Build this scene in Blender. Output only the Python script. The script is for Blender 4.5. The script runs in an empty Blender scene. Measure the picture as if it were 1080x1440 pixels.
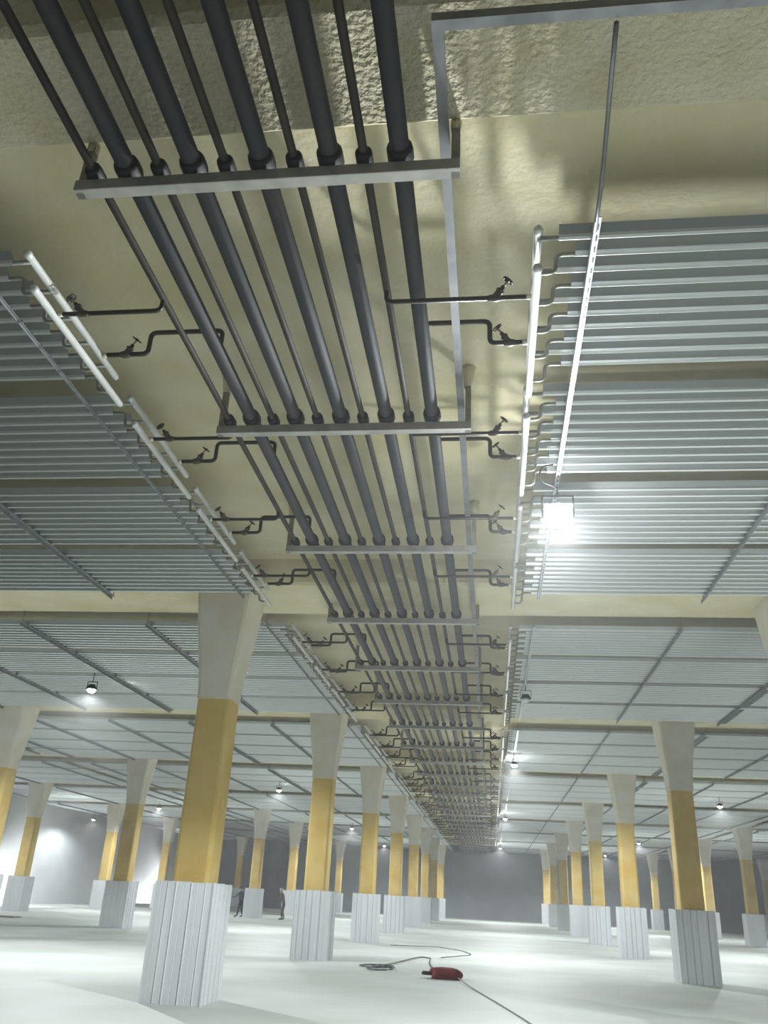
import bpy, bmesh, math, random
from mathutils import Vector, Matrix
random.seed(7)
scene = bpy.context.scene
C = scene.collection

# ---------------------------------------------------------------- camera
F_PX, YAW, PITCH, ROLL, CAM_H = 1170.1, 0.138, 0.432, 0.052, 1.6
fw = Vector((-math.sin(YAW)*math.cos(PITCH), math.cos(YAW)*math.cos(PITCH), math.sin(PITCH)))
rt = Vector((math.cos(YAW), math.sin(YAW), 0.0))
up = rt.cross(fw)
r2 = rt*math.cos(ROLL) + up*math.sin(ROLL)
u2 = -rt*math.sin(ROLL) + up*math.cos(ROLL)
cam_data = bpy.data.cameras.new('camera')
cam_data.sensor_fit = 'VERTICAL'
cam_data.sensor_height = 36.0
cam_data.lens = F_PX/1440*36.0
cam_data.clip_end = 300
cam = bpy.data.objects.new('camera', cam_data)
C.objects.link(cam)
cam.matrix_world = Matrix(((r2.x, u2.x, -fw.x, 0), (r2.y, u2.y, -fw.y, 0), (r2.z, u2.z, -fw.z, CAM_H), (0, 0, 0, 1)))
scene.camera = cam

# ---------------------------------------------------------------- world, exposure
world = bpy.data.worlds.new('world')
scene.world = world
world.use_nodes = True
world.node_tree.nodes['Background'].inputs[0].default_value = (0.5, 0.52, 0.55, 1)
world.node_tree.nodes['Background'].inputs[1].default_value = 0.02
HAZE = 0.0032           # thin cold mist in the air of the hall
wn = world.node_tree
vol = wn.nodes.new('ShaderNodeVolumeScatter')
vol.inputs['Color'].default_value = (0.96, 0.98, 1.0, 1)
vol.inputs['Density'].default_value = HAZE
vol.inputs['Anisotropy'].default_value = 0.35
wn.links.new(vol.outputs[0], wn.nodes['World Output'].inputs['Volume'])
vs = scene.view_settings
vs.view_transform = 'Standard'
vs.look = 'None'
vs.gamma = 1.0
vs.use_curve_mapping = False
vs.exposure = 0.5
scene.cycles.max_bounces = 4
scene.cycles.diffuse_bounces = 3
scene.cycles.glossy_bounces = 2
scene.cycles.transmission_bounces = 0
scene.cycles.caustics_reflective = False
LAMP_W = 1500.0         # each floodlight, thrown down
SPILL = 0.05            # share that leaves the dome lens sideways and upwards

# ---------------------------------------------------------------- hall dimensions
ROW0, BAY = 3.9, 10.294             # first column line and bay length along the hall
COL_X = [-24.4, -14.55, -4.72, 5.1, 14.95, 24.8]
X_L, X_R, Y_N, Y_F = -31.0, 31.0, -9.0, 94.5
Z_SLAB, Z_BEAM, Z_BEAM2 = 6.9, 6.6, 6.47
NB = 9                              # bays in view

# ---------------------------------------------------------------- helpers
def visible(p, m=40):
    d = Vector(p) - Vector((0, 0, CAM_H))
    z = d.dot(fw)
    if z < 0.1:
        return False
    u = 540 + F_PX*d.dot(r2)/z
    v = 720 - F_PX*d.dot(u2)/z
    return -m < u < 1080+m and -m < v < 1440+m

ORD = ['first', 'second', 'third', 'fourth', 'fifth', 'sixth', 'seventh', 'eighth', 'ninth', 'tenth',
       'eleventh', 'twelfth', 'thirteenth', 'fourteenth', 'fifteenth', 'sixteenth', 'seventeenth', 'eighteenth', 'nineteenth',
       'twentieth'] + ['twenty-'+w for w in ('first', 'second', 'third', 'fourth', 'fifth', 'sixth', 'seventh', 'eighth', 'ninth')] + \
      ['thirtieth'] + ['thirty-'+w for w in ('first', 'second', 'third', 'fourth', 'fifth', 'sixth', 'seventh', 'eighth', 'ninth')]

class MB:
    def __init__(self):
        self.v, self.f, self.s = [], [], []
    def add(self, vs_, fs, smooth=False):
        o = len(self.v)
        self.v += [tuple(p) for p in vs_]
        self.f += [tuple(i+o for i in q) for q in fs]
        self.s += [smooth]*len(fs)
        return self
    def box(self, a, b, taper=None):
        x0, y0, z0 = a
        x1, y1, z1 = b
        p = [(x0, y0, z0), (x1, y0, z0), (x1, y1, z0), (x0, y1, z0), (x0, y0, z1), (x1, y0, z1), (x1, y1, z1), (x0, y1, z1)]
        return self.add(p, [(3, 2, 1, 0), (4, 5, 6, 7), (0, 1, 5, 4), (1, 2, 6, 5), (2, 3, 7, 6), (3, 0, 4, 7)])
    def sweep(self, pts, prof, smooth=False, caps=True, up=None):
        """extrude a 2D profile along a polyline with mitred joints"""
        pts = [Vector(p) for p in pts]
        n = len(prof)
        dirs = [(pts[i+1]-pts[i]).normalized() for i in range(len(pts)-1)]
        t = dirs[0]
        if up is None:
            up = Vector((0, 0, 1)) if abs(t.z) < 0.9 else Vector((0, 1, 0))
        a = t.cross(up).normalized()
        b = a.cross(t).normalized()
        vs_ = []
        for i, p in enumerate(pts):
            if i == 0:
                tt, k = dirs[0], 1.0
            elif i == len(pts)-1:
                tt, k = dirs[-1], 1.0
            else:
                tt = (dirs[i-1]+dirs[i])
                tt = tt.normalized() if tt.length > 1e-6 else dirs[i]
                k = 1.0
            q = t.rotation_difference(tt)
            a = q @ a
            b = q @ b
            t = tt
            vs_ += [p + a*x*k + b*y*k for x, y in prof]
        fs = []
        for i in range(len(pts)-1):
            for j in range(n):
                j2 = (j+1) % n
                fs.append((i*n+j, i*n+j2, (i+1)*n+j2, (i+1)*n+j))
        self.add(vs_, fs, smooth)
        if caps:
            o = len(self.v)-len(vs_)
            self.f += [tuple(o+j for j in reversed(range(n))), tuple(o+(len(pts)-1)*n+j for j in range(n))]
            self.s += [False, False]
        return self
    def tube(self, pts, r, n=8):
        return self.sweep(pts, [(r*math.cos(2*math.pi*i/n), r*math.sin(2*math.pi*i/n)) for i in range(n)], True)
    def lathe(self, base, axis, prof, n=12):
        """prof: list of (distance along axis, radius)"""
        axis = Vector(axis).normalized()
        base = Vector(base)
        h = Vector((0, 0, 1)) if abs(axis.z) < 0.9 else Vector((1, 0, 0))
        a = axis.cross(h).normalized()
        b = axis.cross(a).normalized()
        vs_ = []
        for d, r in prof:
            vs_ += [base+axis*d+a*r*math.cos(2*math.pi*i/n)+b*r*math.sin(2*math.pi*i/n) for i in range(n)]
        fs = []
        for k in range(len(prof)-1):
            for i in range(n):
                j = (i+1) % n
                fs.append((k*n+i, k*n+j, (k+1)*n+j, (k+1)*n+i))
        fs += [tuple(reversed(range(n))), tuple((len(prof)-1)*n+i for i in range(n))]
        return self.add(vs_, fs, True)
    def torus(self, c, axis, R, r, n=14, m=6):
        axis = Vector(axis).normalized()
        h = Vector((0, 0, 1)) if abs(axis.z) < 0.9 else Vector((1, 0, 0))
        a = axis.cross(h).normalized()
        b = axis.cross(a).normalized()
        vs_, fs = [], []
        for i in range(n):
            d = a*math.cos(2*math.pi*i/n)+b*math.sin(2*math.pi*i/n)
            for j in range(m):
                vs_.append(Vector(c)+d*(R+r*math.cos(2*math.pi*j/m))+axis*r*math.sin(2*math.pi*j/m))
        for i in range(n):
            for j in range(m):
                fs.append((i*m+j, ((i+1) % n)*m+j, ((i+1) % n)*m+(j+1) % m, i*m+(j+1) % m))
        return self.add(vs_, fs, True)
    def mesh(self, name, mat):
        me = bpy.data.meshes.new(name)
        me.from_pydata(self.v, [], self.f)
        me.polygons.foreach_set('use_smooth', self.s)
        bm = bmesh.new()
        bm.from_mesh(me)
        bmesh.ops.recalc_face_normals(bm, faces=bm.faces)
        bm.to_mesh(me)
        bm.free()
        if mat:
            me.materials.append(mat)
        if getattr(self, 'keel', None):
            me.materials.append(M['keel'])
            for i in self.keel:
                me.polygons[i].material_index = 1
        return me

def fillet(pts, rad, seg=5):
    pts = [Vector(p) for p in pts]
    out = [pts[0]]
    for i in range(1, len(pts)-1):
        p, a, b = pts[i], pts[i-1], pts[i+1]
        da, db = (a-p), (b-p)
        r = min(rad, da.length*0.49, db.length*0.49)
        s, e = p+da.normalized()*r, p+db.normalized()*r
        for k in range(seg+1):
            t = k/seg
            out.append(s*(1-t)**2 + p*2*t*(1-t) + e*t*t)
    out.append(pts[-1])
    return out

def put(name, me, parent=None, loc=(0, 0, 0), rot=(0, 0, 0), scale=None):
    o = bpy.data.objects.new(name, me)
    C.objects.link(o)
    o.parent = parent
    o.location = loc
    o.rotation_euler = rot
    if scale:
        o.scale = scale
    return o

def tag(o, label, cat, group=None, kind=None):
    o['label'] = label
    o['category'] = cat
    if group:
        o['group'] = group
    if kind:
        o['kind'] = kind
    return o

def thing(name, label, cat, loc=(0, 0, 0), group=None):
    return tag(put(name, None, None, loc), label, cat, group)

def structure(name, me, loc=(0, 0, 0), label=None):
    o = put(name, me, None, loc)
    o['kind'] = 'structure'
    if label:
        o['label'] = label
    return o

# ---------------------------------------------------------------- materials
def mat(name, col, col2=None, nscale=3.0, rough=0.6, metal=0.0, bump=0.0, bscale=40.0, contrast=(0.35, 0.65), stretch=None, detail=2.0, emit=None, strength=0.0, bdist=0.02):
    m = bpy.data.materials.new(name)
    m.use_nodes = True
    nt = m.node_tree
    b = nt.nodes['Principled BSDF']
    b.inputs['Base Color'].default_value = (*col, 1)
    b.inputs['Roughness'].default_value = rough
    b.inputs['Metallic'].default_value = metal
    tc = nt.nodes.new('ShaderNodeTexCoord')
    gm = nt.nodes.new('ShaderNodeNewGeometry')
    src = gm.outputs['Position']
    if stretch:
        mp = nt.nodes.new('ShaderNodeMapping')
        mp.inputs['Scale'].default_value = stretch
        nt.links.new(src, mp.inputs['Vector'])
        src = mp.outputs['Vector']
    if col2:
        n = nt.nodes.new('ShaderNodeTexNoise')
        n.inputs['Scale'].default_value = nscale
        n.inputs['Detail'].default_value = detail
        nt.links.new(src, n.inputs['Vector'])
        r = nt.nodes.new('ShaderNodeValToRGB')
        r.color_ramp.elements[0].position, r.color_ramp.elements[1].position = contrast
        r.color_ramp.elements[0].color = (*col, 1)
        r.color_ramp.elements[1].color = (*col2, 1)
        nt.links.new(n.outputs['Fac'], r.inputs['Fac'])
        nt.links.new(r.outputs['Color'], b.inputs['Base Color'])
    if bump:
        n2 = nt.nodes.new('ShaderNodeTexNoise')
        n2.inputs['Scale'].default_value = bscale
        n2.inputs['Detail'].default_value = 2.0
        nt.links.new(src, n2.inputs['Vector'])
        bp = nt.nodes.new('ShaderNodeBump')
        bp.inputs['Strength'].default_value = bump
        bp.inputs['Distance'].default_value = bdist
        nt.links.new(n2.outputs['Fac'], bp.inputs['Height'])
        nt.links.new(bp.outputs['Normal'], b.inputs['Normal'])
    if emit:
        b.inputs['Emission Color'].default_value = (*emit, 1)
        b.inputs['Emission Strength'].default_value = strength
        m.cycles.emission_sampling = 'NONE'     # the lamp objects do the lighting
    return m

M = {}
M['floor'] = mat('pale_concrete', (0.50, 0.54, 0.50), (0.66, 0.695, 0.67), 0.35, 0.62, contrast=(0.3, 0.7))
M['foam'] = mat('sprayed_foam', (0.61, 0.545, 0.325), (0.71, 0.65, 0.465), 1.1, 0.85, bump=0.35, bscale=14, contrast=(0.3, 0.7), detail=3)
M['foam_rough'] = mat('coarse_sprayed_foam', (0.50, 0.45, 0.29), (0.61, 0.56, 0.43), 2.0, 0.9, bump=0.9, bscale=22, contrast=(0.3, 0.7), detail=3, bdist=0.03)
M['capital'] = mat('white_foam', (0.69, 0.64, 0.51), (0.74, 0.70, 0.60), 2.0, 0.85, bump=0.3, bscale=18, detail=2)
M['shaft'] = mat('yellow_foam', (0.62, 0.42, 0.11), (0.70, 0.53, 0.21), 1.6, 0.8, bump=0.35, bscale=16, detail=2, contrast=(0.3, 0.7))
M['cladding'] = mat('white_sheet', (0.74, 0.76, 0.80), (0.66, 0.69, 0.70), 3.0, 0.45, stretch=(1, 1, 0.15), contrast=(0.3, 0.7))
M['wall'] = mat('grey_panel', (0.32, 0.345, 0.365), (0.37, 0.395, 0.41), 0.6, 0.6)
M['wall_light'] = mat('light_grey_panel', (0.44, 0.47, 0.49), (0.50, 0.53, 0.54), 0.4, 0.6)
M['pipe'] = mat('dark_primed_pipe', (0.034, 0.040, 0.046), (0.052, 0.050, 0.052), 2.2, 0.6, metal=0.1, contrast=(0.35, 0.65))
M['pipe_rust'] = mat('rusty_small_pipe', (0.034, 0.029, 0.023), (0.052, 0.042, 0.031), 3.0, 0.62, metal=0.1)
M['collar'] = mat('black_rubber', (0.012, 0.011, 0.012), None, rough=0.6)
M['branch'] = mat('dark_branch_pipe', (0.022, 0.018, 0.012), (0.034, 0.028, 0.02), 5, 0.45, metal=0.2)
M['valve'] = mat('valve_iron', (0.06, 0.05, 0.035), (0.085, 0.07, 0.05), 8, 0.5, metal=0.3)
M['steel_stem'] = mat('bright_stem', (0.35, 0.33, 0.28), None, rough=0.4, metal=0.7)
M['frame'] = mat('grey_channel', (0.44, 0.43, 0.40), (0.33, 0.325, 0.30), 5, 0.5, metal=0.3)
M['post'] = mat('brown_grey_post', (0.24, 0.22, 0.17), (0.33, 0.31, 0.25), 6, 0.6, metal=0.2)
M['duct'] = mat('galvanised_duct', (0.15, 0.155, 0.16), (0.20, 0.205, 0.21), 6, 0.45, metal=0.4)
M['alu'] = mat('aluminium_fin', (0.31, 0.33, 0.322), None, rough=0.45, metal=0.5)
M['keel'] = mat('tube_glint', (0.60, 0.62, 0.615), None, rough=0.32, metal=0.7)  # lighter than the fins: reflected bright line along each tube put into the colour
M['header'] = mat('header_pipe', (0.60, 0.61, 0.60), (0.52, 0.53, 0.50), 4, 0.4, metal=0.3)
M['s_tube'] = mat('grey_bent_tube', (0.26, 0.26, 0.22), (0.34, 0.34, 0.30), 9, 0.45, metal=0.4)
M['fitting'] = mat('pale_fitting', (0.75, 0.72, 0.55), None, rough=0.5)
M['angle'] = mat('white_angle', (0.62, 0.64, 0.66), (0.55, 0.57, 0.6), 4, 0.45, metal=0.2)
M['angle_dark'] = mat('grey_support', (0.24, 0.25, 0.26), (0.30, 0.31, 0.32), 4, 0.5, metal=0.3)
M['rod'] = mat('thin_rod', (0.20, 0.18, 0.12), None, rough=0.6, metal=0.2)
M['black'] = mat('black_plastic', (0.02, 0.02, 0.022), None, rough=0.5)
M['cable'] = mat('dark_cable', (0.10, 0.11, 0.11), None, rough=0.6)
M['cable_light'] = mat('grey_cable', (0.30, 0.28, 0.28), None, rough=0.6)
M['lens'] = mat('lit_lens', (0.9, 0.9, 0.9), None, emit=(1.0, 1.0, 1.0), strength=40.0)
M['lens_off'] = mat('unlit_lens', (0.7, 0.72, 0.74), None, rough=0.2)
M['red'] = mat('red_cloth', (0.15, 0.016, 0.018), (0.24, 0.03, 0.028), 6, 0.85)
M['skin'] = mat('skin', (0.45, 0.28, 0.2), None)
M['cloth_dark'] = mat('dark_clothes', (0.055, 0.07, 0.075), None, rough=0.9)
M['trousers'] = mat('black_trousers', (0.012, 0.012, 0.022), None, rough=0.9)
M['cloth_brown'] = mat('brown_clothes', (0.14, 0.11, 0.10), (0.10, 0.10, 0.08), 5, rough=0.9)
M['trousers_olive'] = mat('olive_trousers', (0.08, 0.085, 0.075), None, rough=0.9)
M['hair'] = mat('dark_hair', (0.03, 0.028, 0.028), None)
M['cap_white'] = mat('pale_cap', (0.55, 0.5, 0.48), None)
M['machine'] = mat('grey_machine', (0.10, 0.11, 0.115), (0.2, 0.21, 0.21), 4)

# ---------------------------------------------------------------- shell
structure('floor', MB().box((X_L, Y_N, -0.2), (X_R, Y_F, 0)).mesh('floor', M['floor']))
structure('ceiling', MB().box((X_L, Y_N, Z_SLAB), (X_R, Y_F, Z_SLAB+0.25)).mesh('ceiling', M['foam']))
structure('wall_left', MB().box((X_L-0.2, Y_N, -0.2), (X_L, Y_F, Z_SLAB+0.25)).mesh('wall_left', M['wall_light']))
structure('wall_right', MB().box((X_R, Y_N, -0.2), (X_R+0.2, Y_F, Z_SLAB+0.25)).mesh('wall_right', M['wall_light']))
structure('wall_back', MB().box((X_L-0.2, Y_F, -0.2), (X_R+0.2, Y_F+0.2, Z_SLAB+0.25)).mesh('wall_back', M['wall']))
structure('wall_front', MB().box((X_L-0.2, Y_N-0.2, -0.2), (X_R+0.2, Y_N, Z_SLAB+0.25)).mesh('wall_front', M['wall_light']))
def beam_mesh(m, w0, w1, zb, h=0.04):
    prof = [(w0, zb+0.05), (w0+0.05, zb), (w1-0.05, zb), (w1, zb+0.05), (w1+h, Z_SLAB+0.02), (w0-h, Z_SLAB+0.02)]
    n = len(prof)
    b = MB()
    v = [(X_L+0.01, y, z) for y, z in prof] + [(X_R-0.01, y, z) for y, z in prof]
    f = [(i, (i+1) % n, n+(i+1) % n, n+i) for i in range(n)] + [tuple(range(n)), tuple(range(n, 2*n))]
    return b.add(v, f).mesh('beam', m)
bm0 = beam_mesh(M['foam_rough'], -0.62, 0.32, Z_BEAM)
bm1 = beam_mesh(M['foam'], -0.75, 0.95, Z_BEAM2, 0.12)
for k in range(NB):
    structure('ceiling_beam', bm0 if k == 0 else bm1, (0, ROW0+BAY*k, 0))

# ---------------------------------------------------------------- columns
CH, CW, SW = 1.66, 0.482, 0.30      # cladding height and half width, shaft half width
def square_loft(levels, mt, name, r=0.06):
    b = MB()
    vs_, n = [], 12
    for z, w in levels:
        ring = []
        for cx, cy, a0 in ((1, 1, 0), (-1, 1, 90), (-1, -1, 180), (1, -1, 270)):
            for q in (0, 45, 90):
                a = math.radians(a0+q)
                ring.append((cx*(w-r)+r*math.cos(a), cy*(w-r)+r*math.sin(a), z))
        vs_ += ring
    fs = []
    for k in range(len(levels)-1):
        for i in range(n):
            j = (i+1) % n
            fs.append((k*n+i, k*n+j, (k+1)*n+j, (k+1)*n+i))
    fs += [tuple(reversed(range(n))), tuple((len(levels)-1)*n+i for i in range(n))]
    b.add(vs_, fs)
    return b.mesh(name, mt)
shaft_me = square_loft([(0.0, SW), (2.5, SW), (4.62, SW-0.005)], M['shaft'], 'shaft')
cap_me = square_loft([(4.55, SW+0.012), (4.8, SW+0.02), (5.3, 0.375), (5.8, 0.44), (6.3, 0.49), (Z_SLAB, 0.53)], M['capital'], 'capital', 0.07)
def strip_mesh():
    # one folded cladding strip, unit width along x, outer face towards -y
    prof = [(0.0, -0.002), (0.0, -0.026), (0.05, -0.026), (0.08, -0.018), (0.50, -0.017), (0.53, -0.012), (0.56, -0.017), (0.91, -0.016), (0.955, -0.008), (0.955, 0.0)]
    n = len(prof)
    v = [(x, y, 0.0) for x, y in prof]+[(x, y, CH) for x, y in prof]
    f = [(i, (i+1) % n, n+(i+1) % n, n+i) for i in range(n)]+[tuple(range(n)), tuple(range(n, 2*n))]
    return MB().add(v, f).mesh('cladding_strip', M['cladding'])
strip_me = strip_mesh()
core_me = MB().box((-CW+0.03, -CW+0.03, 0), (CW-0.03, CW-0.03, CH-0.03)).mesh('cladding_core', M['cladding'])
def ribbed_box():
    b = MB()
    ring = []
    n = 12
    for s in range(4):
        a = math.radians(90*s)
        for i in range(n):
            for t, d in ((i/n, 0), ((i+0.7)/n, 0), ((i+0.72)/n, -0.016), ((i+0.98)/n, -0.016)):
                x, y = -CW+2*CW*t, -CW-d
                ring.append((x*math.cos(a)-y*math.sin(a), x*math.sin(a)+y*math.cos(a)))
    m = len(ring)
    v = [(x, y, 0) for x, y in ring]+[(x, y, CH) for x, y in ring]
    f = [(i, (i+1) % m, m+(i+1) % m, m+i) for i in range(m)]+[tuple(range(m, 2*m))]
    return b.add(v, f).mesh('ribbed_cladding', M['cladding'])
ribbed_me = ribbed_box()
ROWNAME = ['far left column row', 'second column row left of the pipes', 'column row just left of the pipes', 'column row just right of the pipes', 'second column row right of the pipes', 'far right column row']
seen_in_row = [0]*6
for k in range(1, NB):
    y = ROW0+BAY*k
    for ci, x in enumerate(COL_X):
        if not any(visible((x, y, z), 60) for z in (0, 0.8, 1.6, 3, 4.5, 6)):
            continue
        seen_in_row[ci] += 1
        t = thing('column', 'yellow column in white ribbed casing, %s from camera, %s' % (ORD[seen_in_row[ci]-1], ROWNAME[ci]), 'column', (x, y, 0), 'columns of the hall')
        put('shaft', shaft_me, t)
        put('capital', cap_me, t)
        if y < 48 and abs(x) < 16:
            put('cladding_core', core_me, t)
            for s in range(4):
                ws = [random.uniform(0.7, 1.4) for _ in range(5)]
                if ci == 2 and k == 1 and s == 0:
                    ws = [1.2, 0.75, 1.45, 1.3, 0.9]
                tot, x0 = sum(ws), -CW
                for w in ws:
                    w = w/tot*2*CW
                    a = math.radians(90*s)
                    px, py = x0, -CW+0.032+random.uniform(-0.006, 0.0)
                    put('cladding_strip', strip_me, t, (px*math.cos(a)-py*math.sin(a), px*math.sin(a)+py*math.cos(a), 0), (0, 0, a), (w, 1, 1-random.uniform(0, 0.012)))
                    x0 += w
        else:
            put('cladding', ribbed_me, t)

# ---------------------------------------------------------------- main pipes over the aisle
PX = [-2.815, -2.572, -2.323, -2.082, -1.832, -1.580, -1.336, -1.087, -0.843, -0.594]
BIG = [i % 2 == 1 for i in range(10)]
Z_BAR = 6.10
FRAMES = [4.19, 7.64, 11.05] + [14.47+3.431*i for i in range(23)]
R_BIG, R_SMALL = 0.068, 0.031
Z_BIG, Z_SMALL = Z_BAR+0.09+0.094, Z_BAR+0.09+0.062
pipe_me = {}
for b, r, m in ((True, R_BIG, 'pipe'), (False, R_SMALL, 'pipe_rust')):
    pipe_me[b] = MB().tube([(0, Y_N+0.02, 0), (0, 20, 0), (0, 55, 0), (0, Y_F-0.02, 0)], r, 16 if b else 12).mesh('pipe_run', M[m])
col_me = {b: MB().lathe((0, -0.075, 0), (0, 1, 0), [(0, r*0.72), (0.015, r*0.95), (0.04, r), (0.12, r), (0.14, r*0.94), (0.15, r*0.75)], 14).mesh('insulation_collar', M['collar']) for b, r in ((True, 0.094), (False, 0.062))}
for i, x in enumerate(PX):
    side = 'counted from the left of the rack'
    t = thing('ceiling_pipe', '%s dark %s steel pipe of the overhead rack, %s' % (ORD[i], 'thick' if BIG[i] else 'thin', side), 'pipe', (x, 0, Z_BIG if BIG[i] else Z_SMALL), 'pipes of the overhead rack')
    put('pipe_run', pipe_me[BIG[i]], t)
    for fy in FRAMES:
        put('insulation_collar', col_me[BIG[i]], t, (0, fy-0.03, 0))

# ---------------------------------------------------------------- hanger frames
XFL, XFR = -2.95, -0.18
def angle_prof(w, h, th):
    return [(-w/2, 0), (w/2, 0), (w/2, h), (w/2-th, h), (w/2-th, th), (-w/2, th)]
def bar_mesh():
    # channel laid on its side: front web, bottom and top flange
    b = MB()
    b.box((XFL, -0.045, 0.0), (XFR, 0.050, 0.010))
    b.box((XFL, -0.045, 0.0), (XFR, -0.037, 0.09))
    b.box((XFL, -0.045, 0.082), (XFR, 0.050, 0.09))
    return b.mesh('cross_bar', M['frame'])
bar_me = bar_mesh()
def post_mesh(top):
    return MB().box((-0.03, -0.03, 0), (0.03, 0.03, top-Z_BAR)).mesh('hanger_post', M['post'])
def cone_mesh(top):
    if top == Z_BEAM:
        return MB().lathe((0, 0, top-Z_BAR+0.01), (0, 0, -1), [(0, 0.042), (0.05, 0.040), (0.09, 0.036)], 12).mesh('foam_collar', M['foam'])
    return MB().lathe((0, 0, top-Z_BAR+0.01), (0, 0, -1), [(0, 0.085), (0.06, 0.068), (0.14, 0.055), (0.26, 0.045)], 12).mesh('foam_collar', M['foam'])
post_me = {z: post_mesh(z) for z in (Z_SLAB, Z_BEAM, Z_BEAM2)}
cone_me = {z: cone_mesh(z) for z in (Z_SLAB, Z_BEAM, Z_BEAM2)}
for k, fy in enumerate(FRAMES):
    if fy > Y_F-0.5:
        continue
    t = thing('pipe_hanger_frame', 'grey channel hanger frame carrying the ten pipes, %s from the camera' % ORD[k], 'hanger frame', (0, fy, Z_BAR), 'hanger frames of the pipe rack')
    put('cross_bar', bar_me, t)
    near = min((fy-(ROW0+BAY*j) for j in range(NB+1)), key=abs)
    z = Z_BEAM if k == 0 else Z_BEAM2 if -0.75 < near < 0.95 else Z_SLAB
    for x in (XFL+0.03, XFR-0.032):
        put('hanger_post', post_me[z], t, (x, 0.02, 0))
        if z == Z_SLAB or k == 0:
            put('foam_collar', cone_me[z], t, (x, 0.02, 0))

# ---------------------------------------------------------------- finned tube panels
ZP = 6.28
Z_A, Z_B = 6.30, 6.10
HX_R, HX_L = 0.39, -3.79
PANEL_Y = [1.04, 3.24, 5.42, 7.58]           # header start after each column line
NPIPE, PITCH_P, OFF = 10, 0.187, 0.11
LEN_IN = 14.4
WING = [(-0.076, 0.066), (-0.026, 0.010), (-0.018, -0.012), (0, -0.024), (0.018, -0.012), (0.026, 0.010), (0.076, 0.066), (0.072, 0.070), (0.014, 0.020), (-0.014, 0.020), (-0.072, 0.070)]
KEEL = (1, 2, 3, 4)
def wing(mb, s, u0, u1, y, z):
    n = len(WING)
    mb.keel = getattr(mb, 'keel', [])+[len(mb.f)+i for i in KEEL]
    v = [(s*u0, y+a, z+b) for a, b in WING]+[(s*u1, y+a, z+b) for a, b in WING]
    f = [(i, (i+1) % n, n+(i+1) % n, n+i) for i in range(n)]+[tuple(range(n)), tuple(range(n, 2*n))]
    mb.add(v, f)
def direct_pipe(mb, s, y):
    wing(mb, s, 0.16, LEN_IN, y, 0)
    mb.tube([(0, y, 0), (s*0.5, y, 0)], 0.019, 8)
def bent_pipe(mb, s, y):
    wing(mb, s, 0.30, LEN_IN, y, 0)
def bent_tube(mb, s, y, n=8):
    mb.tube(fillet([(0, y, Z_B-ZP), (s*0.14, y, Z_B-ZP), (s*0.15, y, 0.0), (s*0.36, y, 0.0)], 0.06, 4), 0.017, n)
def header(mb, s, z, y0, y1, n=10):
    r = 0.034
    mb.lathe((0, y0, z-ZP), (0, 1, 0), [(0, r*0.5), (0.012, r*0.9), (0.03, r*1.12), (0.06, r*1.12), (0.065, r), (y1-y0-0.03, r), (y1-y0-0.008, r*0.85), (y1-y0, r*0.4)], n)
near_me = {}
far_me = {}
for s in (1, -1):
    d = {}
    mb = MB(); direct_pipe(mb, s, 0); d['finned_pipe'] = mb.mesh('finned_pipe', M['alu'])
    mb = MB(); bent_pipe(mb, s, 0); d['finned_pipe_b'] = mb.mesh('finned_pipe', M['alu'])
    mb = MB(); bent_tube(mb, s, 0); d['connecting_tube'] = mb.mesh('connecting_tube', M['s_tube'])
    mb = MB(); header(mb, s, Z_A, 0.0, 1.86); d['upper_header'] = mb.mesh('upper_header', M['header'])
    mb = MB(); header(mb, s, Z_B, 0.20, 2.06); d['lower_header'] = mb.mesh('lower_header', M['header'])
    near_me[s] = d
    mb = MB()
    for i in range(NPIPE):
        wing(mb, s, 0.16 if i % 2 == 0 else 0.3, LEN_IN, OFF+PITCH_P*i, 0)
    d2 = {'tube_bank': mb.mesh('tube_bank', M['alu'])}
    mb = MB()
    bent_tube(mb, s, 0, 5)
    d2['connecting_tube'] = mb.mesh('connecting_tube', M['s_tube'])
    far_me[s] = d2
SIDE = {1: 'right', -1: 'left'}
def panel_y(k, i):
    return ROW0+BAY*k+PANEL_Y[i]
for s in (1, -1):
    hx = HX_R if s > 0 else HX_L
    for k in range(NB):
        for i in range(4):
            y = panel_y(k, i)
            n = k*4+i
            if y+2.0 > Y_F-0.3:
                continue
            t = thing('finned_tube_panel', 'silver finned tube panel under the ceiling, %s from camera, %s of the pipe rack' % (ORD[n], SIDE[s]), 'cooling panel', (hx, y, ZP), 'inner cooling panels')
            d = near_me[s]
            put('upper_header', d['upper_header'], t)
            put('lower_header', d['lower_header'], t)
            if k < 2:
                for q in range(NPIPE):
                    yy = OFF+PITCH_P*q
                    if q % 2 == 0:
                        put('finned_pipe', d['finned_pipe'], t, (0, yy, 0))
                    else:
                        put('finned_pipe', d['finned_pipe_b'], t, (0, yy, 0))
                        put('connecting_tube', d['connecting_tube'], t, (0, yy, 0))
            else:
                put('tube_bank', far_me[s]['tube_bank'], t)['kind'] = 'stuff'
                if k < 5:
                    
                    for q in range(1, NPIPE, 2):
                        put('connecting_tube', far_me[s]['connecting_tube'], t, (0, OFF+PITCH_P*q, 0))
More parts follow.
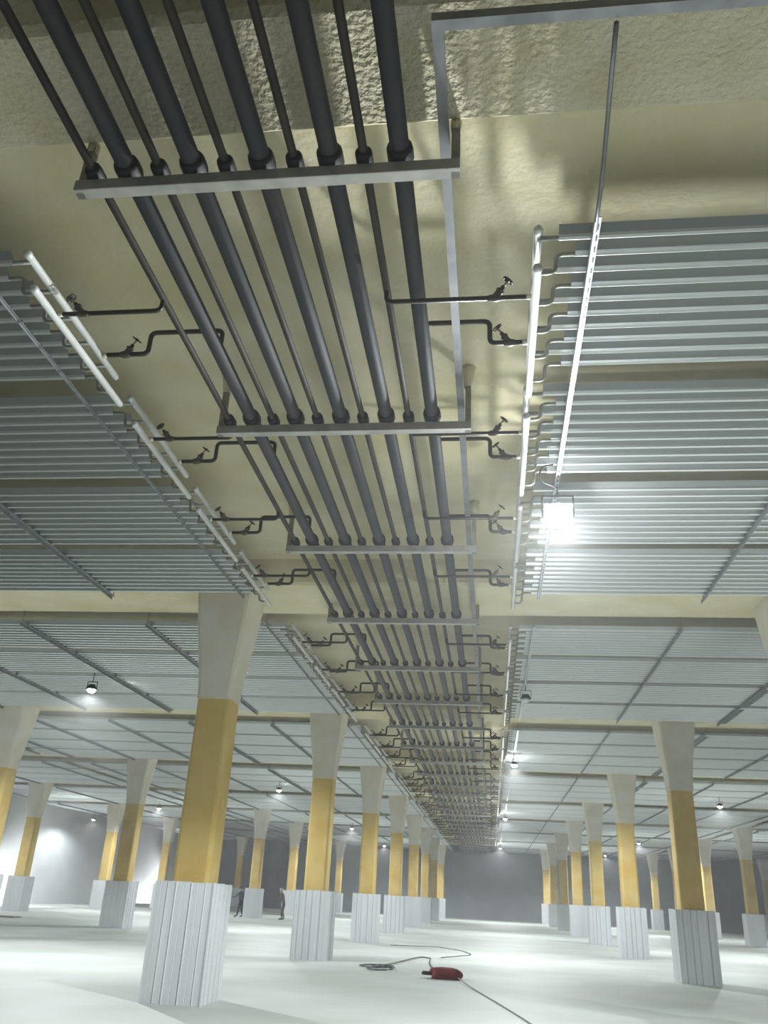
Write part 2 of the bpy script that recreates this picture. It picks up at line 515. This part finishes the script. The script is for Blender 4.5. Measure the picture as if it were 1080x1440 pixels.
# outer panels between the second column rows and the side walls
outer = {}
for s, x0, x1 in ((1, HX_R+LEN_IN+0.5, X_R-0.6), (-1, -(HX_L-LEN_IN-0.5), -X_L-0.6)):
    mb = MB()
    for i in range(NPIPE):
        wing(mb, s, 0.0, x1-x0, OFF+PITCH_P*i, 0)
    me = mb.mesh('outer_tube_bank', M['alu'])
    cnt = 0
    for k in range(NB):
        for i in range(4):
            y = panel_y(k, i)
            if y+2.0 > Y_F-0.3 or not (visible((s*x0, y, ZP)) or visible((s*(x0+x1)/2, y, ZP)) or visible((s*x1, y, ZP))):
                continue
            o = put('finned_tube_panel', me, None, (s*x0, y, ZP))
            tag(o, 'outer silver finned tube panel along the %s wall, %s in view from camera' % (SIDE[s], ORD[cnt]), 'cooling panel', 'outer cooling panels')
            cnt += 1

# ---------------------------------------------------------------- support angles under the panels
Z_SUP = ZP-0.026
def sup_mesh(y0, y1, w, m):
    b = MB()
    b.box((-w/2, y0, -0.008), (w/2, y1, 0.0))
    b.box((-w/2, y0, -0.008-w*0.9), (-w/2+0.006, y1, -0.006))
    return b.mesh('angle_bar', m)
def slot_mesh(y0, y1):
    b = MB()
    y = y0+0.08
    while y < y1-0.08:
        b.box((0.004, y, -0.0115), (0.016, y+0.045, -0.0075))
        y += 0.12
    return b.mesh('slot_row', M['black'])
rod_me = MB().tube([(0, 0, 0), (0, 0, Z_SLAB-Z_SUP)], 0.007, 6).mesh('hanger_rod', M['rod'])
def clip_mesh(y0, y1):
    b = MB()
    for i in range(4):
        for q in range(NPIPE):
            y = PANEL_Y[i]+OFF+PITCH_P*q
            b.tube([(0.03, y-0.04, -0.012), (0.16, y-0.05, -0.016), (0.16, y+0.02, -0.016), (0.03, y+0.03, -0.012)], 0.009, 5)
    return b.mesh('clip_row', M['alu'])
clip_me = clip_mesh(0, 1)
SUPNAME = ['next to the header', 'second from the header', 'third from the header', 'fourth from the header', 'fifth from the header', 'sixth from the header']
B0, B1 = 0.92, 9.62
LAST = 7.75
last_gr = sup_mesh(B0, LAST, 0.06, M['angle_dark'])
sup_thin = sup_mesh(B0, B1, 0.024, M['angle_dark'])
sup_wh = sup_mesh(B0, B1, 0.055, M['angle'])
sup_gr = sup_mesh(B0, B1, 0.06, M['angle_dark'])
slot_me = slot_mesh(B0, B1)
for s in (1, -1):
    hx = HX_R if s > 0 else HX_L
    for j in range(6):
        x = hx+s*(0.43+2.66*j) if s > 0 else hx-(0.27+2.63*j+(0.22 if j == 0 else 0))
        bn = 0
        for k in range(NB):
            y = ROW0+BAY*k
            if not any(visible((x, y+q, Z_SUP), 20) for q in (1, 3, 5, 7, 9.2)):
                continue
            t = thing('support_angle', 'steel angle under %s panels, %s, %s bay in view' % (SIDE[s], SUPNAME[j], ORD[bn]), 'support angle', (x, y, Z_SUP), 'angles under the panels')
            bn += 1
            first = j == 0 and s > 0
            b1 = LAST if k == NB-1 else B1
            put('angle_bar', last_gr if k == NB-1 else sup_wh if first else sup_thin if j == 0 else sup_gr, t)
            if first and k < 2:
                put('slot_row', slot_me, t)['kind'] = 'stuff'
            for q in (B0+0.03, b1-0.03):
                if not (first and k == 0 and q < 2):
                    put('hanger_rod', rod_me, t, (0, q, 0))
            if j == 2 and k < 4:
                put('clip_row', clip_me, t)['kind'] = 'stuff'

out_gr = sup_mesh(B0, B1, 0.06, M['angle_dark'])
for s, xs in ((1, (16.2, 22.5, 29.0)), (-1, (-19.5, -24.0, -29.0))):
    for j, x in enumerate(xs):
        bn = 0
        for k in range(NB):
            y = ROW0+BAY*k
            if not any(visible((x, y+q, Z_SUP), 20) for q in (1, 3, 5, 7, 9.2)):
                continue
            t = thing('support_angle', 'steel angle under the outer %s panels, %s out, %s bay in view' % (SIDE[s], ORD[j], ORD[bn]), 'support angle', (x, y, Z_SUP), 'angles under the panels')
            bn += 1
            b1 = LAST if k == NB-1 else B1
            put('angle_bar', last_gr if k == NB-1 else out_gr, t)
            for q in (B0+0.03, b1-0.03):
                put('hanger_rod', rod_me, t, (0, q, 0))

# ---------------------------------------------------------------- valve branches
def branch(kind, s, k, i, n):
    """kind 1: from the thin pipe, dips under the thick one, to the lower header.
       kind 2: from the thick pipe, up, over and down to the upper header."""
    hx = HX_R if s > 0 else HX_L
    if kind == 1:
        px = PX[8] if s > 0 else PX[0]
        y = 0.60
        zb = Z_B+0.02
        pts = [(px, y, Z_SMALL), (px, y, zb), (hx-s*0.03, y, zb)]
        vx = 0.055 if s > 0 else -3.53
        lean, wheel = s, 1
        r = 0.021
    else:
        px = PX[9] if s > 0 else PX[1]
        y = 1.46
        zt, zb = 6.55, Z_A
        dx = 0.02 if s > 0 else -3.30
        pts = [(px, y, Z_BIG), (px, y, zt), (dx, y, zt), (dx, y, zb), (hx-s*0.03, y, zb)]
        vx = 0.20 if s > 0 else -3.53
        lean = -s
        r = 0.024
    return px, y, zb, pts, vx, lean, r, hx
branch_me = {}
for s in (1, -1):
    for kind in (1, 2):
        px, y, zb, pts, vx, lean, r, hx = branch(kind, s, 0, 0, 0)
        o = Vector((px, 0, zb))
        P_ = [Vector(p)-Vector((px, y, zb)) for p in pts]
        d = {'pipe': MB().tube(fillet(P_, 0.06, 5), r, 8).mesh('branch_tube', M['branch'])}
        c = Vector((vx-px, 0, 0))
        ax = Vector((lean*0.62, -0.25, 0.74)).normalized()
        mb = MB()
        mb.lathe(c-Vector((0.055, 0, 0)), (1, 0, 0), [(0, r*1.05), (0.02, r*1.35), (0.055, r*1.65), (0.09, r*1.35), (0.11, r*1.05)], 10)
        mb.lathe(c, ax, [(0, 0.030), (0.06, 0.028), (0.07, 0.036), (0.086, 0.036), (0.09, 0.021), (0.125, 0.017)], 10)
        d['valve_body'] = mb.mesh('valve_body', M['valve'])
        d['valve_stem'] = MB().tube([c+ax*0.12, c+ax*0.185], 0.011, 6).mesh('valve_stem', M['steel_stem'])
        mb = MB()
        wc = c+ax*0.185
        mb.torus(wc, ax, 0.044, 0.008, 14, 6)
        h = ax.cross(Vector((0, 0, 1))).normalized()
        g = ax.cross(h).normalized()
        for q in range(3):
            a = math.pi*q/3
            e = (h*math.cos(a)+g*math.sin(a))*0.044
            mb.tube([wc-e, wc+e], 0.005, 5)
        mb.lathe(wc-ax*0.01, ax, [(0, 0.012), (0.025, 0.012)], 8)
        d['handwheel'] = mb.mesh('handwheel', M['branch'])
        e = Vector((hx-px, 0, 0))
        d['fitting'] = MB().lathe(e-Vector((s*0.075, 0, 0)), (s, 0, 0), [(0, r*1.1), (0.05, r*1.1)], 8).mesh('end_fitting', M['fitting'])
        branch_me[(s, kind)] = (d, px, y, zb)
for s in (1, -1):
    for k in range(NB):
        for i in range(4):
            n = k*4+i
            if panel_y(k, i)+2.0 > Y_F-0.3:
                continue
            for kind in (1, 2):
                d, px, y, zb = branch_me[(s, kind)]
                lab = 'black valve branch from thin pipe to the %s %s panel from camera' if kind == 1 else 'black valve branch arching from thick pipe to the %s %s panel from camera'
                t = thing('valve_branch', lab % (ORD[n], SIDE[s]), 'valve branch', (px, panel_y(k, i)+y, zb), 'valve branches beside the pipe rack')
                put('branch_tube', d['pipe'], t)
                if k < 6:
                    v = put('valve_body', d['valve_body'], t)
                    put('handwheel', d['handwheel'], t)
                    if k < 3:
                        put('valve_stem', d['valve_stem'], v)
                        put('end_fitting', d['fitting'], t)

# ---------------------------------------------------------------- cable duct along the rack
ZD = 6.43
w = 0.036
sq = [(-w, -w), (w, -w), (w, w), (-w, w)]
t = thing('cable_duct', 'square grey cable duct turning right above the first hanger frame', 'cable duct', (0, 0, ZD))
put('duct_run', MB().box((-0.291-w, 3.33-w, -w), (-0.291+w, Y_F-0.05, w)).mesh('duct_run', M['duct']), t)
put('duct_run', MB().box((-0.291+w, 3.33-w, -w), (14, 3.33+w, w)).mesh('duct_run', M['duct']), t)
lampcab = thing('lamp_cable', 'grey flexible conduit hanging from the cable duct to the slotted angle', 'cable', (0, 0, 0))
put('conduit', MB().tube(fillet([(0.775, 3.40, ZD-0.03), (0.80, 3.9, 6.42), (0.815, 4.5, 6.30), (0.81, 4.95, 6.235)], 0.3, 5), 0.016, 8).mesh('conduit', M['duct']), lampcab)

put('cable_loop', MB().tube(fillet([(0.74, 8.62, 6.20), (0.62, 8.64, 6.19), (0.58, 8.70, 6.12), (0.62, 8.78, 6.06), (0.72, 8.84, 6.05), (0.80, 8.95, 6.06), (0.82, 9.10, 6.02)], 0.08, 4), 0.011, 6).mesh('cable_loop', M['black']), lampcab)
# ---------------------------------------------------------------- floodlights
def flood_meshes():
    d = {}
    # origin at the hanging point; lens looks straight down, tilted by the yoke
    mb = MB()
    mb.box((-0.12, -0.008, -0.012), (0.12, 0.008, 0.0))
    mb.box((-0.128, -0.012, -0.19), (-0.118, 0.012, 0.0))
    mb.box((0.118, -0.012, -0.19), (0.128, 0.012, 0.0))
    d['yoke'] = mb.mesh('yoke', M['black'])
    mb = MB()
    v = [(-0.07, -0.05, -0.10), (0.07, -0.05, -0.10), (0.07, 0.05, -0.10), (-0.07, 0.05, -0.10), (-0.112, -0.105, -0.20), (0.112, -0.105, -0.20), (0.112, 0.105, -0.20), (-0.112, 0.105, -0.20)]
    mb.add(v, [(0, 1, 2, 3), (4, 5, 6, 7), (0, 1, 5, 4), (1, 2, 6, 5), (2, 3, 7, 6), (3, 0, 4, 7)])
    for i in range(5):
        x = -0.06+0.03*i
        mb.box((x-0.004, -0.045, -0.12), (x+0.004, 0.045, -0.075))
    d['housing'] = mb.mesh('housing', M['black'])
    mb = MB()
    mb.lathe((0, 0, -0.201), (0, 0, -1), [(0, 0.108), (0.03, 0.102), (0.06, 0.078), (0.078, 0.04), (0.083, 0.012)], 20)
    for s_ in ('lens', 'lens_off'):
        d[s_] = mb.mesh('lens', M[s_])
    return d
FL = flood_meshes()
ZL = 6.08
GAPS = sorted(ROW0+BAY*k+o for k in range(-2, NB) for o in (0.0, 3.09, 5.28, 7.46))
def flood(x, y, label, lit=True, z=ZL, rod=True, energy=LAMP_W, size=1.0, tilt=0.0):
    y = min(GAPS, key=lambda g: abs(g-y))     # hangs in the gap between two panels
    t = thing('floodlight', label, 'floodlight', (x, y, z), 'floodlights under the ceiling')
    put('yoke', FL['yoke'], t, scale=(size,)*3)
    piv = Matrix.Translation((0, 0, -0.15*size)) @ Matrix.Rotation(math.radians(-tilt), 4, 'X') @ Matrix.Translation((0, 0, 0.15*size)) @ Matrix.Scale(size, 4)
    for nm, key in (('housing', 'housing'), ('lens', 'lens' if lit else 'lens_off')):
        put(nm, FL[key], t).matrix_local = piv
    if rod:
        zt = Z_SUP-0.06 if abs(x-0.82) < 0.2 else Z_SLAB
        put('hanger_rod', MB().tube([(0, 0, 0), (0, 0, zt-z)], 0.012, 6).mesh('hanger_rod', M['black']), t)
    if lit:
        for kind in (('SPOT', 'POINT') if abs(x-0.82) < 0.1 else ('SPOT',)):
            l = bpy.data.lights.new('flood_glow', kind)
            l.energy = energy*(1.0 if kind == 'SPOT' else SPILL)
            l.color = (0.93, 0.98, 1.0)
            l.shadow_soft_size = 0.08
            if kind == 'SPOT':
                l.spot_size = math.radians(178 if tilt else 164)
                l.spot_blend = 0.2 if tilt else 0.35
            o = bpy.data.objects.new('flood_glow', l)
            C.objects.link(o)
            o.parent = t
            o.rotation_euler = (math.radians(-tilt*0.68), 0, 0)
            o.location = (0, -0.16*size*math.sin(math.radians(tilt)), -0.15*size-0.20*size)
    return t
flood(0.82, 9.25, 'large glaring floodlight hanging at the end of the slotted angle, nearest of all', size=1.5, tilt=38)
flood(0.82, 19.2, 'unlit black floodlight under the right panels, beyond the glaring one', lit=False)
flood(-9.75, 19.6, 'lit floodlight in black yoke under left panels, left of the nearest column')
flood(0.82, 30.4, 'lit floodlight right of the pipe rack, first beyond the unlit one')
flood(0.82, 51.3, 'lit floodlight right of the pipe rack, second beyond the unlit one')
flood(0.82, 79.0, 'lit floodlight right of the pipe rack, near the far wall')
flood(-9.85, 40.8, 'lit floodlight left of the pipe rack, between first two columns of the row')
flood(-9.85, 63.0, 'lit floodlight left of the pipe rack, third down the left bays')
flood(-9.9, 84.0, 'lit floodlight left of the pipe rack, the last before the far wall')
flood(-20.4, 53.7, 'lit floodlight high on the left, beyond the second left column row')
flood(-28.3, 59.6, 'lit floodlight close to the left wall', z=5.8, energy=LAMP_W*0.5)
flood(10.0, 40.2, 'lit floodlight between the two right column rows, nearest one')
flood(10.5, 64.4, 'lit floodlight between the two right column rows, second one')
flood(10.3, 84.5, 'lit floodlight between the two right column rows, far one by the wall')
flood(20.2, 64.0, 'lit floodlight at the far right edge beyond the second right column row')
for x, y, lab in ((10.2, 9.2, 'floodlight right of the picture, beside the nearest right panels'),
                  (20.5, 19.5, 'floodlight outside the picture, right of the second column row'),
                  (20.5, 40.0, 'floodlight outside the picture, far right of the third bay'), (-20.4, 19.5, 'floodlight outside the picture, left of the second column row'),
                  (-29.6, 40.0, 'floodlight outside the picture by the left wall')):
    flood(x, y, lab)
# floor work lights washing the left wall, standing behind columns
def worklight(x, y, label, turn):
    t = thing('work_light', label, 'work light', (x, y, 0), 'work lights on the floor')
    t.rotation_euler = (0, 0, math.radians(turn))
    put('housing', MB().box((-0.04, -0.2, 0.25), (0.06, 0.2, 0.55)).mesh('housing', M['black']), t)
    put('lens', MB().box((-0.05, -0.18, 0.27), (-0.04, 0.18, 0.53)).mesh('lens', M['lens']), t)
    for q in (-0.16, 0.16):
        put('leg', MB().box((-0.12, q-0.015, 0), (0.14, q+0.015, 0.25)).mesh('leg', M['black']), t)
    l = bpy.data.lights.new('work_glow', 'SPOT')
    l.energy = 2600
    l.spot_size = math.radians(110)
    l.spot_blend = 0.8
    l.shadow_soft_size = 0.15
    o = bpy.data.objects.new('work_glow', l)
    C.objects.link(o)
    o.parent = t
    o.location = (-0.12, 0, 0.45)
    o.rotation_euler = (0, math.radians(88), 0)
worklight(-27.6, 51.4, 'floor work light washing the left wall, behind the far left column', -61)
worklight(-28.2, 84.6, 'floor work light washing the left wall, behind the nearest white casing', 50)

# ---------------------------------------------------------------- on the floor
def wob(pts, r, m, name):
    return MB().tube(pts, r, 6).mesh(name, m)
coil = []
for i in range(60):
    a = 2*math.pi*i/22-0.6
    second = i > 30
    coil.append(((-2.62 if second else -2.80)+(0.30 if second else 0.42)*math.cos(a)+0.03*math.sin(i*1.7), (22.4 if second else 23.2)+(0.62 if second else 0.45)*math.sin(a)+0.05*math.sin(i*2.3), 0.02+0.0006*i))
coil += [(-2.5, 24.6, 0.03), (-2.25, 26.6, 0.03), (-2.05, 27.9, 0.02), (-1.75, 27.5, 0.02), (-1.7, 26.0, 0.02), (-1.55, 24.4, 0.02), (-1.3, 22.6, 0.03), (-1.2, 21.5, 0.06)]
tag(put('cable_coil', wob(fillet(coil, 0.2, 2), 0.017, M['cable'], 'cable_coil')), 'dark cable lying in loose loops on the floor beside the red bundle', 'cable')
tag(put('floor_cable', wob(fillet([(-0.72, 20.8, 0.05), (-0.35, 19.0, 0.012), (0.1, 16.8, 0.012), (0.5, 14.7, 0.012), (0.75, 13.2, 0.012), (0.95, 11.5, 0.012)], 0.8, 4), 0.012, M['cable_light'], 'floor_cable')), 'thin grey cable running from the red bundle to the lower right', 'cable')
tag(put('floor_cable', wob(fillet([(-3.6, 33.5, 0.015), (-2.9, 33.9, 0.015), (-2.0, 34.3, 0.015), (-1.0, 32.6, 0.015), (-0.6, 30.5, 0.015), (-1.5, 28.2, 0.015)], 0.5, 4), 0.012, M['cable'], 'floor_cable')), 'faint dark cable on the floor beyond the loose cable loops', 'cable')
def lump(name, m, size, seed, sub=3, amp=0.18):
    rnd = random.Random(seed)
    bm = bmesh.new()
    bmesh.ops.create_icosphere(bm, subdivisions=sub, radius=1)
    ph = [(rnd.uniform(1, 5), rnd.uniform(1, 5), rnd.uniform(1, 5), rnd.uniform(0, 6)) for _ in range(6)]
    for v in bm.verts:
        n = sum(math.sin(v.co.x*a+v.co.y*b+v.co.z*c+d) for a, b, c, d in ph)/6
        co = v.co*(1+amp*n*2)
        sx, sy = math.copysign(abs(co.x)**0.55, co.x), math.copysign(abs(co.y)**0.8, co.y)
        v.co = Vector((sx*size[0], sy*size[1], max(co.z, -0.55)*size[2]))
    zmin = min(v.co.z for v in bm.verts)
    for v in bm.verts:
        v.co.z -= zmin
    me = bpy.data.meshes.new(name)
    bm.to_mesh(me)
    bm.free()
    me.materials.append(m)
    for p in me.polygons:
        p.use_smooth = True
    return me
rb = thing('cloth_bundle', 'crumpled red bundle with a dark end lying on the pale floor', 'bundle', (-1.0, 21.1, 0))
put('red_wrap', lump('red_wrap', M['red'], (0.36, 0.26, 0.15), 11, 4, 0.16), rb)
put('dark_end', lump('dark_end', M['black'], (0.13, 0.09, 0.05), 5), rb, (-0.42, -0.02, 0.06))

# small flat strips left lying on the floor, far left
tag(put('steel_strip', MB().box((-0.6, -0.35, 0), (0.6, 0.35, 0.05)).mesh('steel_strip', M['angle_dark'])), 'dark flat plate lying on the floor at far left', 'plate').location = (-21.0, 38.0, 0)

# ---------------------------------------------------------------- people
def skin_body(name, joints, bones, m):
    me = bpy.data.meshes.new(name)
    names = list(joints)
    me.from_pydata([joints[n][0] for n in names], [(names.index(a), names.index(b)) for a, b in bones], [])
    o = bpy.data.objects.new(name, me)
    C.objects.link(o)
    md = o.modifiers.new('skin', 'SKIN')
    md.use_smooth_shade = True
    for i, n in enumerate(names):
        r = joints[n][1]
        r = (r, r) if not isinstance(r, tuple) else r
        me.skin_vertices[0].data[i].radius = r
        me.skin_vertices[0].data[i].use_root = (i == 0)
    ss = o.modifiers.new('smooth', 'SUBSURF')
    ss.levels = 1
    ss.render_levels = 1
    me.materials.append(m)
    return o
def person(loc, rz, label, pose, top, legs, headgear, lean=0.0):
    t = thing('person', label, 'person', loc, 'workers at the far end')
    t.rotation_euler = (0, 0, rz)
    L = lean
    J = {'pelvis': ((0, 0, 0.93), (0.15, 0.11)), 'waist': ((0, 0.03+L*0.2, 1.10), (0.14, 0.10)), 'chest': ((0, 0.03+L*0.6, 1.30), (0.17, 0.12)),
         'neck': ((0, 0.04+L*0.9, 1.47), 0.065), 'skull': ((0, 0.06+L*1.1, 1.55), 0.085), 'crown': ((0, 0.07+L*1.2, 1.66), 0.085)}
    Bn = [('pelvis', 'waist'), ('waist', 'chest'), ('chest', 'neck'), ('neck', 'skull'), ('skull', 'crown')]
    for q, sd in ((-1, 'l'), (1, 'r')):
        J['hip'+sd] = ((q*0.10, 0, 0.88), 0.095)
        J['knee'+sd] = ((q*0.115+pose['leg'][sd][0]*0.5, pose['leg'][sd][1], 0.48), 0.065)
        J['ankle'+sd] = ((q*0.12+pose['leg'][sd][0], pose['leg'][sd][2], 0.10), 0.048)
        J['toe'+sd] = ((q*0.13+pose['leg'][sd][0], pose['leg'][sd][2]+0.19, 0.045), 0.042)
        Bn += [('pelvis', 'hip'+sd), ('hip'+sd, 'knee'+sd), ('knee'+sd, 'ankle'+sd), ('ankle'+sd, 'toe'+sd)]
        J['sh'+sd] = ((q*0.20, 0.03+L*0.75, 1.40), 0.065)
        J['elbow'+sd] = (pose['arm'][sd][0], 0.048)
        J['wrist'+sd] = (pose['arm'][sd][1], 0.034)
        d = (Vector(pose['arm'][sd][1])-Vector(pose['arm'][sd][0])).normalized()
        w_ = Vector(pose['arm'][sd][1])
        J['palm'+sd] = (tuple(w_+d*0.07), (0.038, 0.022))
        Bn += [('chest', 'sh'+sd), ('sh'+sd, 'elbow'+sd), ('elbow'+sd, 'wrist'+sd), ('wrist'+sd, 'palm'+sd)]
        side = d.cross(Vector((0, 0, 1))).normalized() if abs(d.z) < 0.95 else Vector((1, 0, 0))
        for f in range(4):
            b0 = w_+d*0.09+side*(f-1.5)*0.017
            J['f%d%s' % (f, sd)] = (tuple(b0), 0.009)
            J['g%d%s' % (f, sd)] = (tuple(b0+d*(0.05+0.008*(1.5-abs(f-1.5)))+Vector((0, 0, -0.02))), 0.008)
            Bn += [('palm'+sd, 'f%d%s' % (f, sd)), ('f%d%s' % (f, sd), 'g%d%s' % (f, sd))]
        J['t'+sd] = (tuple(w_+d*0.05+side*0.055), 0.010)
        Bn += [('wrist'+sd, 't'+sd)]
    o = skin_body('body', J, Bn, top)
    o.parent = t
    # materials by height: skin for head and hands, trousers below the hips
    ng = o.data
    m = top.copy()
    m.name = 'outfit'
    nt = m.node_tree
    bs = nt.nodes['Principled BSDF']
    tc = nt.nodes.new('ShaderNodeTexCoord')
    sp = nt.nodes.new('ShaderNodeSeparateXYZ')
    nt.links.new(tc.outputs['Object'], sp.inputs[0])
    rp = nt.nodes.new('ShaderNodeValToRGB')
    rp.color_ramp.interpolation = 'CONSTANT'
    e = rp.color_ramp.elements
    e[0].position = 0.0
    e[0].color = M['black'].node_tree.nodes['Principled BSDF'].inputs[0].default_value
    e[1].position = 0.045
    e[1].color = legs.node_tree.nodes['Principled BSDF'].inputs[0].default_value
    x = e.new(0.475)
    x.color = top.node_tree.nodes['Principled BSDF'].inputs[0].default_value
    x = e.new(0.735)
    x.color = M['skin'].node_tree.nodes['Principled BSDF'].inputs[0].default_value
    mm = nt.nodes.new('ShaderNodeMath')
    mm.operation = 'MULTIPLY'
    mm.inputs[1].default_value = 0.5
    nt.links.new(sp.outputs['Z'], mm.inputs[0])
    nt.links.new(mm.outputs[0], rp.inputs['Fac'])
    nt.links.new(rp.outputs['Color'], bs.inputs['Base Color'])
    ng.materials.clear()
    ng.materials.append(m)
    hy = 0.07+L*1.2
    hm = lump('hair', headgear, (0.105, 0.115, 0.11), 2, 2, 0.02)
    put('hair', hm, t, (0, hy-0.02, 1.60))
    mb = MB()
    mb.lathe((0, hy+0.075, 1.565), (0, 1, -0.25), [(0, 0.022), (0.03, 0.012)], 8)
    put('nose', mb.mesh('nose', M['skin']), t)
    mb = MB()
    for q in (-1, 1):
        mb.lathe((q*0.034, hy+0.078, 1.605), (0, 1, 0), [(0, 0.012), (0.008, 0.006)], 8)
    put('eyes', mb.mesh('eyes', M['black']), t)
    return t
person((-15.3, 55.2, 0), math.radians(80), 'worker in dark jacket and black trousers reaching forward with one arm',
       {'leg': {'l': (-0.04, 0.04, 0.10), 'r': (0.06, -0.02, -0.12)},
        'arm': {'l': ((-0.26, 0.20, 1.18), (-0.20, 0.46, 1.12)), 'r': ((0.27, 0.0, 1.12), (0.28, 0.14, 0.90))}},
       M['cloth_dark'], M['trousers'], M['hair'], 0.03)
person((-12.4, 54.4, 0), math.radians(95), 'worker in brown clothes and pale cap bending forward beside a white casing',
       {'leg': {'l': (0.0, 0.10, 0.05), 'r': (0.0, 0.06, -0.05)},
        'arm': {'l': ((-0.25, 0.22, 1.16), (-0.14, 0.36, 1.22)), 'r': ((0.25, 0.22, 1.14), (0.18, 0.36, 1.02))}},
       M['cloth_brown'], M['trousers_olive'], M['cap_white'], 0.14)
